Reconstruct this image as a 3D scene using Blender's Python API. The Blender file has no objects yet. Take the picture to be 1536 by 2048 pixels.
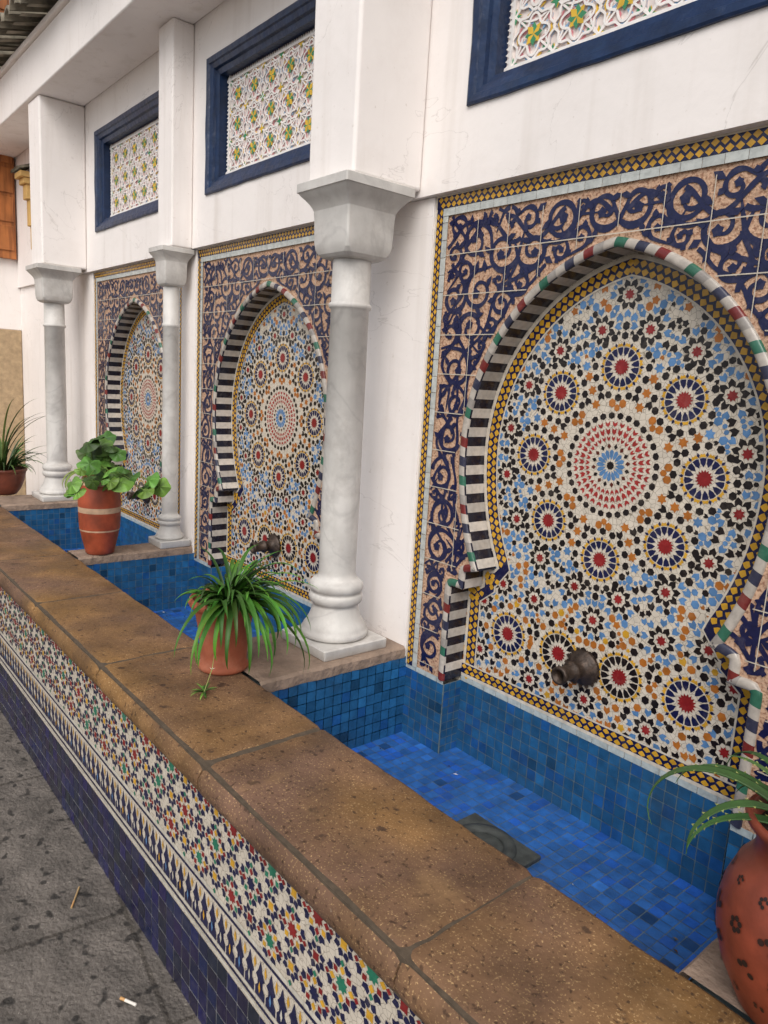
import bpy, math, random
from mathutils import Vector, Matrix, noise
random.seed(7)
PI=math.pi
def lin(c):
    o=[]
    for x in c[:3]:
        x=min(x,255)/255.0
        o.append(x/12.92 if x<=0.04045 else ((x+0.055)/1.055)**2.4)
    return (o[0],o[1],o[2],1.0)
WHITE=(210,200,184);NAVY=(24,28,68);YEL=(208,158,48);OCH=(172,104,42);RED=(136,34,36);LBL=(88,130,176)
BLK=(29,23,24);GRN=(38,118,92);PEACH=(202,166,138)
scene=bpy.context.scene
# ------------------------------------------------------------------ materials
def mixcol(nt,fac,a,b,blend='MIX'):
    mx=nt.nodes.new('ShaderNodeMix'); mx.data_type='RGBA'; mx.blend_type=blend
    if isinstance(fac,float): mx.inputs[0].default_value=fac
    else: nt.links.new(fac,mx.inputs[0])
    nt.links.new(a,mx.inputs[6])
    if isinstance(b,tuple): mx.inputs[7].default_value=b
    else: nt.links.new(b,mx.inputs[7])
    return mx.outputs[2]
def mat(name,base=None,attr=False,rough=.5,nscale=8,namt=.15,bscale=40,bstr=.2,bdist=.002,spec=.5,dirt=0,dscale=3,dcol=(60,50,40),extra=None,rvar=0):
    m=bpy.data.materials.new(name); m.use_nodes=True; nt=m.node_tree; N=nt.nodes; L=nt.links
    b=N['Principled BSDF']; b.inputs['Roughness'].default_value=rough; b.inputs['Specular IOR Level'].default_value=spec
    tc=N.new('ShaderNodeNewGeometry'); pos=tc.outputs['Position']
    if attr:
        a=N.new('ShaderNodeAttribute'); a.attribute_name='Col'; col=a.outputs['Color']
    else:
        r=N.new('ShaderNodeRGB'); r.outputs[0].default_value=lin(base); col=r.outputs[0]
    if extra: col=extra(nt,pos,col)
    n=N.new('ShaderNodeTexNoise'); n.inputs['Scale'].default_value=nscale; n.inputs['Detail'].default_value=6; L.new(pos,n.inputs['Vector'])
    mr=N.new('ShaderNodeMapRange'); mr.inputs[1].default_value=.3; mr.inputs[2].default_value=.7; mr.inputs[3].default_value=1-namt; mr.inputs[4].default_value=1+namt*.5
    L.new(n.outputs['Fac'],mr.inputs[0])
    col=mixcol(nt,1.0,col,mr.outputs[0],'MULTIPLY')
    if dirt>0:
        n2=N.new('ShaderNodeTexNoise'); n2.inputs['Scale'].default_value=dscale; n2.inputs['Detail'].default_value=8; n2.inputs['Roughness'].default_value=.7; L.new(pos,n2.inputs['Vector'])
        m2=N.new('ShaderNodeMapRange'); m2.inputs[1].default_value=.52; m2.inputs[2].default_value=.72; m2.inputs[3].default_value=0; m2.inputs[4].default_value=dirt
        L.new(n2.outputs['Fac'],m2.inputs[0]); col=mixcol(nt,m2.outputs[0],col,lin(dcol))
    L.new(col,b.inputs['Base Color'])
    if rvar:
        m3=N.new('ShaderNodeMapRange'); m3.inputs[1].default_value=.35; m3.inputs[2].default_value=.65; m3.inputs[3].default_value=rough-rvar; m3.inputs[4].default_value=rough+rvar
        L.new(n.outputs['Fac'],m3.inputs[0]); L.new(m3.outputs[0],b.inputs['Roughness'])
    if bstr>0:
        nb=N.new('ShaderNodeTexNoise'); nb.inputs['Scale'].default_value=bscale; nb.inputs['Detail'].default_value=5; L.new(pos,nb.inputs['Vector'])
        bu=N.new('ShaderNodeBump'); bu.inputs['Strength'].default_value=bstr; bu.inputs['Distance'].default_value=bdist
        L.new(nb.outputs['Fac'],bu.inputs['Height']); L.new(bu.outputs[0],b.inputs['Normal'])
    return m
def crackle(scale,col2,th):
    def f(nt,pos,col):
        N=nt.nodes;L=nt.links
        v=N.new('ShaderNodeTexVoronoi'); v.feature='DISTANCE_TO_EDGE'; v.inputs['Scale'].default_value=scale; L.new(pos,v.inputs['Vector'])
        mr=N.new('ShaderNodeMapRange'); mr.inputs[1].default_value=th; mr.inputs[2].default_value=th*2; mr.inputs[3].default_value=.8; mr.inputs[4].default_value=0; L.new(v.outputs['Distance'],mr.inputs[0])
        return mixcol(nt,mr.outputs[0],col,lin(col2))
    return f
def speckle(scale,col2,lo,hi,amt=.8,detail=4,stretch=None):
    def f(nt,pos,col):
        N=nt.nodes;L=nt.links
        p_=pos
        if stretch:
            mp=N.new('ShaderNodeMapping'); mp.inputs['Scale'].default_value=stretch; L.new(pos,mp.inputs[0]); p_=mp.outputs[0]
        v=N.new('ShaderNodeTexNoise'); v.inputs['Scale'].default_value=scale; v.inputs['Detail'].default_value=detail; L.new(p_,v.inputs['Vector'])
        mr=N.new('ShaderNodeMapRange'); mr.inputs[1].default_value=lo; mr.inputs[2].default_value=hi; mr.inputs[3].default_value=0; mr.inputs[4].default_value=amt; L.new(v.outputs['Fac'],mr.inputs[0])
        return mixcol(nt,mr.outputs[0],col,lin(col2))
    return f
def chain(*fs):
    def f(nt,pos,col):
        for g in fs: col=g(nt,pos,col)
        return col
    return f
def veinf(scale,width,amt,c):
    def veins(nt,pos,col):
        N=nt.nodes;L=nt.links
        n=N.new('ShaderNodeTexNoise'); n.inputs['Scale'].default_value=scale; n.inputs['Detail'].default_value=9; n.inputs['Distortion'].default_value=1.2; L.new(pos,n.inputs['Vector'])
        m=N.new('ShaderNodeMath'); m.operation='SUBTRACT'; m.inputs[1].default_value=.5; L.new(n.outputs['Fac'],m.inputs[0])
        a=N.new('ShaderNodeMath'); a.operation='ABSOLUTE'; L.new(m.outputs[0],a.inputs[0])
        mr=N.new('ShaderNodeMapRange'); mr.inputs[1].default_value=0; mr.inputs[2].default_value=width; mr.inputs[3].default_value=amt; mr.inputs[4].default_value=0; L.new(a.outputs[0],mr.inputs[0])
        return mixcol(nt,mr.outputs[0],col,lin(c))
    return veins
M={}
M['tile']=mat('glazed_tile',attr=True,rough=.25,nscale=60,namt=.22,bscale=45,bstr=.35,bdist=.002,dirt=.14,dscale=30,dcol=(150,140,126))
M['tilebase']=mat('zellige_white',base=WHITE,rough=.32,nscale=40,namt=.14,bscale=45,bstr=.35,bdist=.002,extra=crackle(70,(124,112,96),.02),dirt=.2,dscale=7,dcol=(176,156,128))
M['blue']=mat('blue_pool_tile',attr=True,rough=.3,nscale=30,namt=.25,bscale=60,bstr=.3,dirt=.55,dscale=4.5,dcol=(50,64,74))
M['grout']=mat('grout',base=(112,128,134),rough=.9,namt=.3,nscale=20)
M['peach']=mat('carved_clay',base=PEACH,rough=.8,nscale=25,namt=.25,bscale=160,bstr=.8,bdist=.004,extra=speckle(130,(150,108,84),.5,.6,.9))
M['plaster']=mat('white_plaster',base=(242,236,232),rough=.88,nscale=2.2,namt=.05,bscale=14,bstr=.4,bdist=.006,dirt=.14,dscale=3.5,dcol=(190,176,164),
  extra=chain(speckle(1.0,(206,196,186),.55,.75,.35,6,(14,14,1.1)),veinf(1.1,.0016,.28,(150,140,132)),speckle(60,(196,184,172),.68,.74,.35)))
M['marble']=mat('marble',base=(206,203,198),rough=.5,nscale=10,namt=.16,bscale=40,bstr=.35,bdist=.003,dirt=.45,dscale=7,dcol=(152,145,139),extra=chain(veinf(3.0,.03,.2,(130,128,128)),speckle(1.2,(176,170,164),.5,.7,.5,6,(10,10,1.4))))
M['ledge']=mat('ledge_stone',base=(128,95,56),rough=.7,nscale=7,namt=.42,bscale=55,bstr=.6,bdist=.005,dirt=.6,dscale=4,dcol=(76,56,41),rvar=.12,spec=.35,
  extra=chain(speckle(1.3,(108,82,68),.42,.58,.9),speckle(260,(182,150,106),.6,.66,.8),speckle(90,(66,46,32),.6,.68,.85),speckle(22,(58,42,33),.64,.70,.8),speckle(9,(150,118,82),.6,.75,.5),speckle(48,(176,160,140),.72,.76,.5)))
M['ledge2']=mat('divider_stone',base=(146,126,110),rough=.75,nscale=14,namt=.35,bscale=45,bstr=.9,bdist=.008,dirt=.5,dscale=8,dcol=(96,76,60))
M['joint']=mat('mortar',base=(84,72,58),rough=.95,nscale=60,namt=.3,bscale=90,bstr=.8)
M['navyframe']=mat('navy_paint',base=(20,44,80),rough=.4,nscale=20,namt=.35,bscale=30,bstr=.8,bdist=.006,dirt=.4,dscale=12,dcol=(38,70,108))
M['stucco']=mat('white_stucco',attr=True,rough=.8,nscale=30,namt=.10,bscale=60,bstr=.4)
M['terra']=mat('terracotta',base=(160,86,58),rough=.78,nscale=16,namt=.3,bscale=50,bstr=.4,dirt=.5,dscale=7,dcol=(184,132,106))
M['terra_g']=mat('glazed_terracotta',attr=True,rough=.48,nscale=16,namt=.4,bscale=40,bstr=.5,dirt=.5,dscale=11,dcol=(92,46,34))
M['soil']=mat('soil',base=(48,36,28),rough=1,nscale=60,namt=.5,bscale=90,bstr=1,bdist=.01)
M['leaf']=mat('leaf',attr=True,rough=.5,nscale=18,namt=.3,bscale=30,bstr=.2,spec=.35)
M['bronze']=mat('bronze',base=(70,58,50),rough=.5,nscale=50,namt=.5,bscale=90,bstr=.8,bdist=.003,dirt=.3,dscale=25,dcol=(110,84,66)); M['bronze'].node_tree.nodes['Principled BSDF'].inputs['Metallic'].default_value=.4
M['iron']=mat('iron',base=(66,70,68),rough=.7,nscale=40,namt=.4,bscale=60,bstr=.5)
M['rooftile']=mat('roof_tile',base=(134,126,110),rough=.9,nscale=14,namt=.5,bscale=50,bstr=.8,dirt=.7,dscale=12,dcol=(64,62,50))
M['wood']=mat('varnished_wood',base=(176,108,56),rough=.45,nscale=6,namt=.3,bscale=30,bstr=.3,extra=speckle(3,(120,66,30),.45,.6,.6,5,(12,12,1)))
M['beige']=mat('beige_stone',base=(176,152,120),rough=.9,nscale=25,namt=.25,bscale=90,bstr=.8,bdist=.004)
def ground_extra(nt,pos,col):
    N=nt.nodes;L=nt.links
    mp=N.new('ShaderNodeMapping'); mp.inputs['Rotation'].default_value=(0,0,.12); L.new(pos,mp.inputs[0])
    b=N.new('ShaderNodeTexBrick'); b.inputs['Scale'].default_value=1; b.inputs['Brick Width'].default_value=.9; b.inputs['Row Height'].default_value=.55; b.inputs['Mortar Size'].default_value=.009; b.inputs['Mortar Smooth'].default_value=.6
    b.inputs['Color1'].default_value=(1,1,1,1); b.inputs['Color2'].default_value=(.8,.8,.8,1); b.inputs['Mortar'].default_value=(.35,.33,.3,1)
    L.new(mp.outputs[0],b.inputs['Vector']); return mixcol(nt,.8,col,b.outputs['Color'],'MULTIPLY')
M['ground']=mat('street_stone',base=(112,105,98),rough=.75,nscale=9,namt=.5,bscale=70,bstr=1,bdist=.01,dirt=.85,dscale=4,dcol=(54,50,46),extra=chain(ground_extra,speckle(170,(166,158,146),.62,.7,.6),speckle(24,(40,37,34),.6,.68,.9,1),speckle(60,(146,138,128),.64,.7,.5)))
# ------------------------------------------------------------------ mesh helper
class PM:
    def __init__(s): s.v=[];s.f=[];s.c=[]
    def face(s,pts,col=(255,255,255),var=0):
        i=len(s.v); s.v+= [tuple(p) for p in pts]; s.f.append(tuple(range(i,i+len(pts))))
        c=lin(col)
        if var:
            q=1+random.uniform(-var,var); c=(c[0]*q,c[1]*q,c[2]*q,1)
        s.c.append(c)
    def grid(s,rows,col=(255,255,255),closed=False,colf=None):
        i=len(s.v); n=len(rows[0])
        for r in rows: s.v+=[tuple(p) for p in r]
        for a in range(len(rows)-1):
            for b in range(n if closed else n-1):
                b2=(b+1)%n
                s.f.append((i+a*n+b,i+a*n+b2,i+(a+1)*n+b2,i+(a+1)*n+b)); s.c.append(lin(colf(a,b) if colf else col))
    def box(s,x0,x1,y0,y1,z0,z1,col=(255,255,255)):
        P=[(x0,y0,z0),(x1,y0,z0),(x1,y1,z0),(x0,y1,z0),(x0,y0,z1),(x1,y0,z1),(x1,y1,z1),(x0,y1,z1)]
        i=len(s.v); s.v+=P
        for q in ((0,3,2,1),(4,5,6,7),(0,1,5,4),(1,2,6,5),(2,3,7,6),(3,0,4,7)): s.f.append(tuple(i+a for a in q)); s.c.append(lin(col))
    def flat(s,pts,y,col,var=.14,dy=5e-4):
        yy=y-random.random()*dy
        s.face([(p[0],yy,p[1]) for p in pts],col,var)
    def mesh(s,name,m,smooth=False):
        me=bpy.data.meshes.new(name); me.from_pydata(s.v,[],s.f)
        ca=me.color_attributes.new('Col','FLOAT_COLOR','CORNER')
        buf=[]
        for f,c in zip(s.f,s.c): buf+=list(c)*len(f)
        ca.data.foreach_set('color',buf)
        me.materials.append(m)
        if smooth: me.polygons.foreach_set('use_smooth',[True]*len(me.polygons))
        me.update(); return me
def link(name,me,parent=None,loc=(0,0,0),bevel=0,rot=None):
    o=bpy.data.objects.new(name,me); scene.collection.objects.link(o); o.location=loc
    if rot: o.rotation_euler=rot
    if parent: o.parent=parent
    if bevel:
        b=o.modifiers.new('b','BEVEL'); b.width=bevel; b.segments=3; b.limit_method='ANGLE'
        for p in me.polygons: p.use_smooth=True
        o.modifiers.new('w','WEIGHTED_NORMAL')
    return o
def empty(name,loc=(0,0,0)):
    o=bpy.data.objects.new(name,None); o.empty_display_size=.1; scene.collection.objects.link(o); o.location=loc; return o
def lathe(pm,prof,cx=0,cy=0,seg=40,col=(255,255,255),colf=None):
    rows=[]
    for r,z in prof:
        rows.append([(cx+(r)*math.cos(2*PI*k/seg),cy+r*math.sin(2*PI*k/seg),z) for k in range(seg)])
    pm.grid(rows,col,closed=True,colf=colf)
# ------------------------------------------------------------------ key dims
ZL=.732;ZB=.675;ZF=.423;ZT=2.154;YB=-.569;YF=-.869;R=.080;HW=.64
BAYS=[-1.068,-2.682,-4.116,.366]
CZ=1.42
def arc_dx(dz,A=.44,d=.10,h=.60):
    if dz>=0:
        Rr=A+d; q=Rr*Rr-dz*dz
        return max(0,math.sqrt(max(q,0))-d)
    return A*math.sqrt(max(0,1-(dz/h)**2))
APEX=CZ+math.sqrt(.54**2-.1**2)
left=[(-.459,ZB),(-.459,.99),(-.405,.99),(-.405,1.045),(-.352,1.06)]
n=60
for i in range(1,n+1):
    t=i/n
    if t<.35: dz=-.36+.36*(t/.35)
    else: dz=(APEX-CZ)*math.sin((t-.35)/.65*PI/2)
    left.append((-arc_dx(dz),CZ+dz))
left[-1]=(0,APEX)
outline=left+[(-x,z) for x,z in reversed(left[:-1])]
class Path:
    def __init__(s,pts):
        s.p=pts; s.L=[0]
        for a,b in zip(pts,pts[1:]): s.L.append(s.L[-1]+math.hypot(b[0]-a[0],b[1]-a[1]))
        s.len=s.L[-1]
    def at(s,t,w=.006):
        def pos(t):
            t=max(0,min(s.len-1e-9,t)); lo,hi=0,len(s.L)-1
            while hi-lo>1:
                m=(lo+hi)//2
                if s.L[m]<=t: lo=m
                else: hi=m
            q=(t-s.L[lo])/max(1e-9,s.L[lo+1]-s.L[lo]); a,b=s.p[lo],s.p[lo+1]
            return (a[0]+(b[0]-a[0])*q,a[1]+(b[1]-a[1])*q)
        c=pos(t);a=pos(t-w);b=pos(t+w); dx,dz=b[0]-a[0],b[1]-a[1]; l=math.hypot(dx,dz) or 1
        return c,(dz/l,-dx/l)
OP=Path(outline)
def star(cx,cz,n,ro,ri,rot=0):
    return [(cx+(ro if k%2==0 else ri)*math.cos(rot+PI*k/n),cz+(ro if k%2==0 else ri)*math.sin(rot+PI*k/n)) for k in range(2*n)]
def loc(cx,cz,a,pts):
    c,s_=math.cos(a),math.sin(a); return [(cx+x*c-z*s_,cz+x*s_+z*c) for x,z in pts]
# ---- zellige tympanum
def build_zellige():
    pm=PM(); Y=R-.0006; grid={}
    def put(x,z,r): grid.setdefault((int(x//.05),int(z//.05)),[]).append((x,z,r))
    def free(x,z,r,extra=0):
        gx,gz=int(x//.05),int(z//.05)
        for i in range(-3,4):
            for j in range(-3,4):
                for (a,b,c) in grid.get((gx+i,gz+j),()):
                    if (a-x)**2+(b-z)**2<(r+c+extra)**2: return False
        return True
    def hexa(x,z,a,l,w,col):
        pm.flat(loc(x,z,a,[(-l,0),(-l*.5,-w),(l*.5,-w),(l,0),(l*.5,w),(-l*.5,w)]),Y,col)
    def arrow(x,z,a,l,w,col):
        pm.flat(loc(x,z,a,[(-l,-w*.85),(-l*.5,0),(-l,w*.85),(l*.1,w),(l,0),(l*.1,-w)]),Y,col)
    def ros(x,z,c1=NAVY,c2=YEL,c0=RED,a0=0,s=1,n=16,outer=(BLK,)):
        pm.flat(star(x,z,n,.0225*s,.0160*s,a0),Y-.0006,c0)
        for k in range(n):
            a=a0+2*PI*(k+.5)/n
            def P(r,t): return (x+r*s*math.cos(a)-t*s*math.sin(a),z+r*s*math.sin(a)+t*s*math.cos(a))
            pm.flat([P(.0270,0),P(.036,-.0058),P(.048,-.0080),P(.0495,0),P(.048,.0080),P(.036,.0058)],Y,c1)
            pm.flat([P(.0505,-.0085),P(.0515,0),P(.0505,.0085),P(.060,.0045),P(.057,0),P(.060,-.0045)],Y,c2)
            a=a0+2*PI*k/n
            pm.flat([P(.0510,0),P(.056,-.0040),P(.0635,0),P(.056,.0040)],Y,c1)
        put(x,z,.0655*s)
        for k in range(n):
            a=a0+2*PI*k/n; rr=.0775*s; px,pz=x+rr*math.cos(a),z+rr*math.sin(a)
            if free(px,pz,.0075,-.0022):
                hexa(px,pz,a,.0100*s,.0092*s,outer[k%len(outer)]); put(px,pz,.0095)
    def small(x,z,a0=0,n=8,c1=BLK,c0=RED,s=1):
        pm.flat(star(x,z,n,.0145*s,.0090*s,a0),Y-.0006,c0)
        for k in range(n):
            a=a0+2*PI*(k+.5)/n
            arrow(x+.0285*s*math.cos(a),z+.0285*s*math.sin(a),a,.0112*s,.0088*s,c1)
        put(x,z,.039*s)
        for k in range(n):
            a=a0+2*PI*k/n; rr=.0462*s; px,pz=x+rr*math.cos(a),z+rr*math.sin(a)
            if free(px,pz,.0065,-.0012):
                arrow(px,pz,a+PI,.0108,.0092,LBL); put(px,pz,.0095)
    pm.flat(star(0,CZ,12,.012,.009),Y-.0006,BLK)
    CR=(158,50,48)
    for k in range(16):
        a=2*PI*k/16
        def P(r,t,a=a): return (r*math.cos(a)-t*math.sin(a),CZ+r*math.sin(a)+t*math.cos(a))
        pm.flat([P(.015,0),P(.024,-.0045),P(.036,-.0058),P(.042,0),P(.036,.0058),P(.024,.0045)],Y,LBL)
        b=a+PI/16
        pm.flat([P(.043,0,b),P(.050,-.0058,b),P(.058,0,b),P(.050,.0058,b)],Y,BLK if k%2 else (90,40,30))
    for k in range(32):
        a=2*PI*k/32
        def P(r,t,a=a): return (r*math.cos(a)-t*math.sin(a),CZ+r*math.sin(a)+t*math.cos(a))
        pm.flat([P(.063,0),P(.069,-.0046),P(.077,-.0050),P(.072,0),P(.077,.0050),P(.069,.0046)],Y,CR)
        pm.flat([P(.079,0),P(.085,-.0056),P(.097,-.0063),P(.092,0),P(.097,.0063),P(.085,.0056)],Y,CR)
        pm.flat([P(.100,0),P(.105,-.0062),P(.114,-.0070),P(.109,0),P(.114,.0070),P(.105,.0062)],Y,CR)
        b=a+PI/32; hexa(.129*math.cos(b),CZ+.129*math.sin(b),b,.0090,.0086,BLK)
    put(0,CZ,.140)
    for k in range(8):
        a=k*PI/4; ros(.252*math.cos(a),CZ+.252*math.sin(a),a0=a)
    for k in range(8):
        a=k*PI/4+PI/8
        for r_,c in ((.166,OCH),(.205,OCH),(.243,OCH),(.272,LBL)):
            x,z=r_*math.cos(a),CZ+r_*math.sin(a)
            if free(x,z,.012): pm.flat(star(x,z,6,.0140,.0085,a),Y,c); put(x,z,.0155)
    for k in range(16):
        a=(k+.5)*PI/8; small(.350*math.cos(a),CZ+.350*math.sin(a),a0=a)
    small(0,CZ+.43,a0=PI/2)
    for x in (-.285,-.098,.098,.285): ros(x,.872,c1=BLK if abs(x)<.2 else NAVY,c2=YEL,c0=RED,a0=0,s=1.12,outer=(OCH,BLK))
    for x,z in ((-.39,.79),(-.19,.762),(0,.772),(.19,.762),(.39,.79),(-.39,.95),(.39,.95),(-.2,1.005),(.2,1.005),(0,1.0),(-.19,.975),(.19,.975),(-.32,1.02),(.32,1.02),(-.1,1.01),(.1,1.01)):
        if free(x,z,.036,-.010): small(x,z)
    def fillcol(x,z,r):
        a=random.random()
        if a<.10: return None
        a=random.random()
        if z<1.03: return random.choice((OCH,BLK,OCH,LBL,BLK,YEL))
        if r<.2: return OCH if a<.42 else BLK if a<.88 else None
        if r<.30: return BLK if a<.58 else OCH if a<.70 else LBL
        if r<.40: return LBL if a<.5 else BLK
        return random.choice((LBL,OCH,BLK,LBL))
    def shape(x,z,a,kind,r,c):
        if c is None: return
        if kind<.55: hexa(x,z,a,r*1.15,r*.92,c)
        elif kind<.8: arrow(x,z,a,r*1.15,r*.95,c)
        else: pm.flat(star(x,z,5,r*1.2,r*.78,a),Y,c)
    for rr,tr in ((.0102,4500),(.0082,4500),(.0058,3000)):
        for tries in range(tr):
            r=random.uniform(.13,.42); th=random.uniform(0,PI/8)
            im=[]
            for k in range(8):
                for s_ in (1,-1): im.append((r,k*PI/4+s_*th))
            pts=[(r*math.cos(a),CZ+r*math.sin(a),a) for r,a in im]
            if abs(math.sin(th))*r<rr*1.02:
                th=0; pts=[(r*math.cos(k*PI/4),CZ+r*math.sin(k*PI/4),k*PI/4) for k in range(8)]
            elif abs(math.sin(PI/8-th))*r<rr*1.02: continue
            if not all(free(x,z,rr,.0004) for x,z,a in pts): continue
            c=fillcol(pts[0][0],CZ+.1,r); kind=random.random()
            for x,z,a in pts:
                put(x,z,rr); shape(x,z,a,kind,rr,c)
    for rr,tr in ((.0102,9000),(.0080,9000),(.0056,6000)):
        for tries in range(tr):
            x=random.uniform(0.001,.455); z=random.uniform(.69,1.96); r=math.hypot(x,z-CZ)
            if z>1.1 and x>arc_dx(z-CZ)-.04: continue
            if x<rr*.8: x=0
            elif x<rr*1.02: continue
            if not free(x,z,rr,.0004): continue
            c=fillcol(x,z,r); a=math.atan2(z-CZ,x); kind=random.random()
            for q in ((1,-1) if x else (1,)):
                put(q*x,z,rr); shape(q*x,z,a if q==1 else PI-a,kind,rr,c)
    return pm,Y
pmz,YZ=build_zellige()
def border(pm,path,y,o0,o1,base,colr,pitch,y2,white_edges=True,size=None):
    start=0;end=path.len
    N=max(2,int((end-start)/.012))
    def q(p,n_,o): return (p[0]+n_[0]*o,p[1]+n_[1]*o)
    for i in range(N):
        a,na=path.at(start+(end-start)*i/N); b,nb=path.at(start+(end-start)*(i+1)/N)
        yy=y-random.random()*2e-4
        pm.face([(u[0],yy,u[1]) for u in (q(a,na,o0),q(b,nb,o0),q(b,nb,o1),q(a,na,o1))],base,.05)
        if white_edges:
            for e0,e1 in ((o0-.010,o0),(o1,o1+.005)):
                pm.face([(u[0],yy+2.5e-4,u[1]) for u in (q(a,na,e0),q(b,nb,e0),q(b,nb,e1),q(a,na,e1))],WHITE,.05)
    rows=2; w=(o1-o0)/rows; sz=size or w*.5
    K=int((end-start)/pitch)
    for i in range(K):
        for r_ in range(rows):
            s_=start+(i+(.5 if r_ else 0)+.25)*pitch
            p,n_=path.at(s_); o=o0+w*(r_+.5); cx,cz=p[0]+n_[0]*o,p[1]+n_[1]*o; a=math.atan2(n_[1],n_[0])
            pm.flat(loc(cx,cz,a,[(-sz,0),(-sz*.25,-pitch*.42),(sz*.3,-pitch*.30),(sz,0),(sz*.3,pitch*.30),(-sz*.25,pitch*.42)]),y2,colr,.14,2e-4)
border(pmz,OP,YZ-.0018,.014,.052,NAVY,YEL,.024,YZ-.0023)
border(pmz,Path([(.459,ZB),(-.459,ZB)]),YZ-.0028,.014,.046,NAVY,YEL,.024,YZ-.0033)
ME={}
ME['zellige']=pmz.mesh('zellige_pieces',M['tile'])
p=PM(); p.face([(-.5,R,ZB-.02),(.5,R,ZB-.02),(.5,R,2.0),(-.5,R,2.0)]); ME['zbase']=p.mesh('zellige_ground',M['tilebase'])
# ---- front panel with arch opening
p=PM()
for a,b in zip(left,left[1:]):
    if b[1]-a[1]<1e-6: continue
    for s_ in (-1,1):
        p.face([(s_*HW,0,a[1]),(s_*abs(a[0]),0,a[1]),(s_*abs(b[0]),0,b[1]),(s_*HW,0,b[1])])
p.face([(-HW,0,APEX),(HW,0,APEX),(HW,0,ZT),(-HW,0,ZT)])
ME['front']=p.mesh('carved_panel',M['peach'])
def inside(x,z,m=0):
    x=abs(x)
    if z<.99+m: return x<.459+m
    if z<1.06+m*.5: return x<.405+m
    if z>APEX+m: return False
    if x<arc_dx(z-CZ): return True
    for q in left[4::2]:
        if (x+q[0])**2+(z-q[1])**2<m*m: return True
    return False
# ---- arabesque strokes
pa=PM(); YA=-.0012
BX=.583; BT=2.090; MG=.029
def ribbon(pm,pts,w0,w1,y,col,clip=True,leafend=False):
    segs=[];n_=len(pts); yy=y-random.random()*.0011
    for i,(x,z) in enumerate(pts):
        a=pts[max(0,i-1)];b=pts[min(n_-1,i+1)]; dx,dz=b[0]-a[0],b[1]-a[1]; l=math.hypot(dx,dz) or 1
        t=i/(n_-1); w=w0+(w1-w0)*t
        if leafend and t<.3: w=w0*(.25+.75*math.sin(t/.3*PI/2))
        w*=1+.12*math.sin(i*.9)
        segs.append(((x-dz/l*w/2,z+dx/l*w/2),(x+dz/l*w/2,z-dx/l*w/2)))
    for i in range(n_-1):
        x,z=pts[i]
        if clip and (abs(x)>BX-.003 or z>BT-.003 or z<ZB+.010 or inside(x,z,MG+.004)): continue
        y3=yy-random.random()*2e-5
        pm.face([(u[0],y3,u[1]) for u in (segs[i][0],segs[i][1],segs[i+1][1],segs[i+1][0])],col)
circ=[]
rng=random.Random(5)
def maxr(x,z):
    r=.056
    r=min(r,BX-x,BT-z,z-ZB-.008)
    if z<1.0: r=min(r,x-.459-MG+.004)
    for a,b,c in circ:
        r=min(r,math.hypot(a-x,b-z)-c)
        if r<.008: return 0
    for q in left: r=min(r,math.hypot(x+q[0],z-q[1])-MG-.001)
    return r
for target,tr in ((.048,1500),(.040,1500),(.032,2500),(.024,3500),(.017,4500),(.011,6000)):
    for t in range(tr):
        x=rng.uniform(.01,BX);z=rng.uniform(ZB,BT)
        if inside(x,z,MG): continue
        r=maxr(x,z)
        if r>=target and x>=r*.8: circ.append((x,z,r))
for i,(x,z,r) in enumerate(circ):
    a0=rng.uniform(0,2*PI); h=rng.choice((-1,1))
    if r>.0155:
        turns=1.35 if r>.034 else 1.05
        pts=[]
        for k in range(34):
            t=k/33; a=a0+h*t*turns*2*PI; rr=r*(1.08-.86*t)
            pts.append((x+rr*math.cos(a),z+rr*math.sin(a)))
        lead=pts[0]; tx=pts[0][0]-pts[1][0]; tz=pts[0][1]-pts[1][1]; l=math.hypot(tx,tz)
        ext=[(lead[0]+tx/l*.011*j,lead[1]+tz/l*.011*j) for j in (4,3,2,1)]
        full=ext+pts
        w=.0175 if r>.034 else .0138 if r>.022 else .0110
        for s_ in (1,-1):
            ribbon(pa,[(s_*u,v) for u,v in full],w,.0082,YA,NAVY,leafend=True)
            e=pts[-1]; pa.flat(star(s_*e[0],e[1],5,r*.2+.005,r*.16+.003,.4),YA-.0012,NAVY,0,3e-4)
            for j in (4,12,20):
                b=pts[j]; ang=math.atan2(b[1]-z,b[0]-x)+h*.7; L_=r*.62
                q=loc(b[0],b[1],ang,[(0,-.004),(L_*.5,-.0095),(L_,0),(L_*.45,.007),(0,.005)])
                if all(not inside(u,v,MG) and abs(u)<BX and v<BT for u,v in q): pa.flat([(s_*u,v) for u,v in q],YA-.0016,NAVY,0,5e-4)
    else:
        for s_ in (1,-1):
            q=loc(x,z,a0,[(-r*1.3,0),(-r*.2,-r*.75),(r*1.3,0),(-r*.1,r*.65)])
            if all(not inside(u,v,MG) and abs(u)<BX and v<BT for u,v in q): pa.flat([(s_*u,v) for u,v in q],YA-.0016,NAVY,0,5e-4)
for k in range(9):
    z0=ZB+.03+k*.15
    for s_ in (1,-1):
        ribbon(pa,[(s_*(.535+.034*math.sin(t/30*2*PI+k)),z0+.2*t/30) for t in range(31)],.011,.011,YA,NAVY)
for k in range(4):
    for s_ in (1,-1):
        ribbon(pa,[(s_*(.02+.14*k+.2*t/30),2.03+.035*math.sin(t/30*2*PI+k*2)) for t in range(31)],.012,.012,YA,NAVY)
for s_ in (1,-1):
    for base_o,amp,fr in ((-.047,.006,.55),(-.088,.018,.33)):
        pts=[]
        for i in range(95):
            c,nn=OP.at(.42+i*.0105); o=base_o-amp*math.sin(i*fr)
            pts.append((s_*(c[0]+nn[0]*o),c[1]+nn[1]*o))
        ribbon(pa,pts,.011,.010,YA,NAVY,clip=True)
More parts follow.
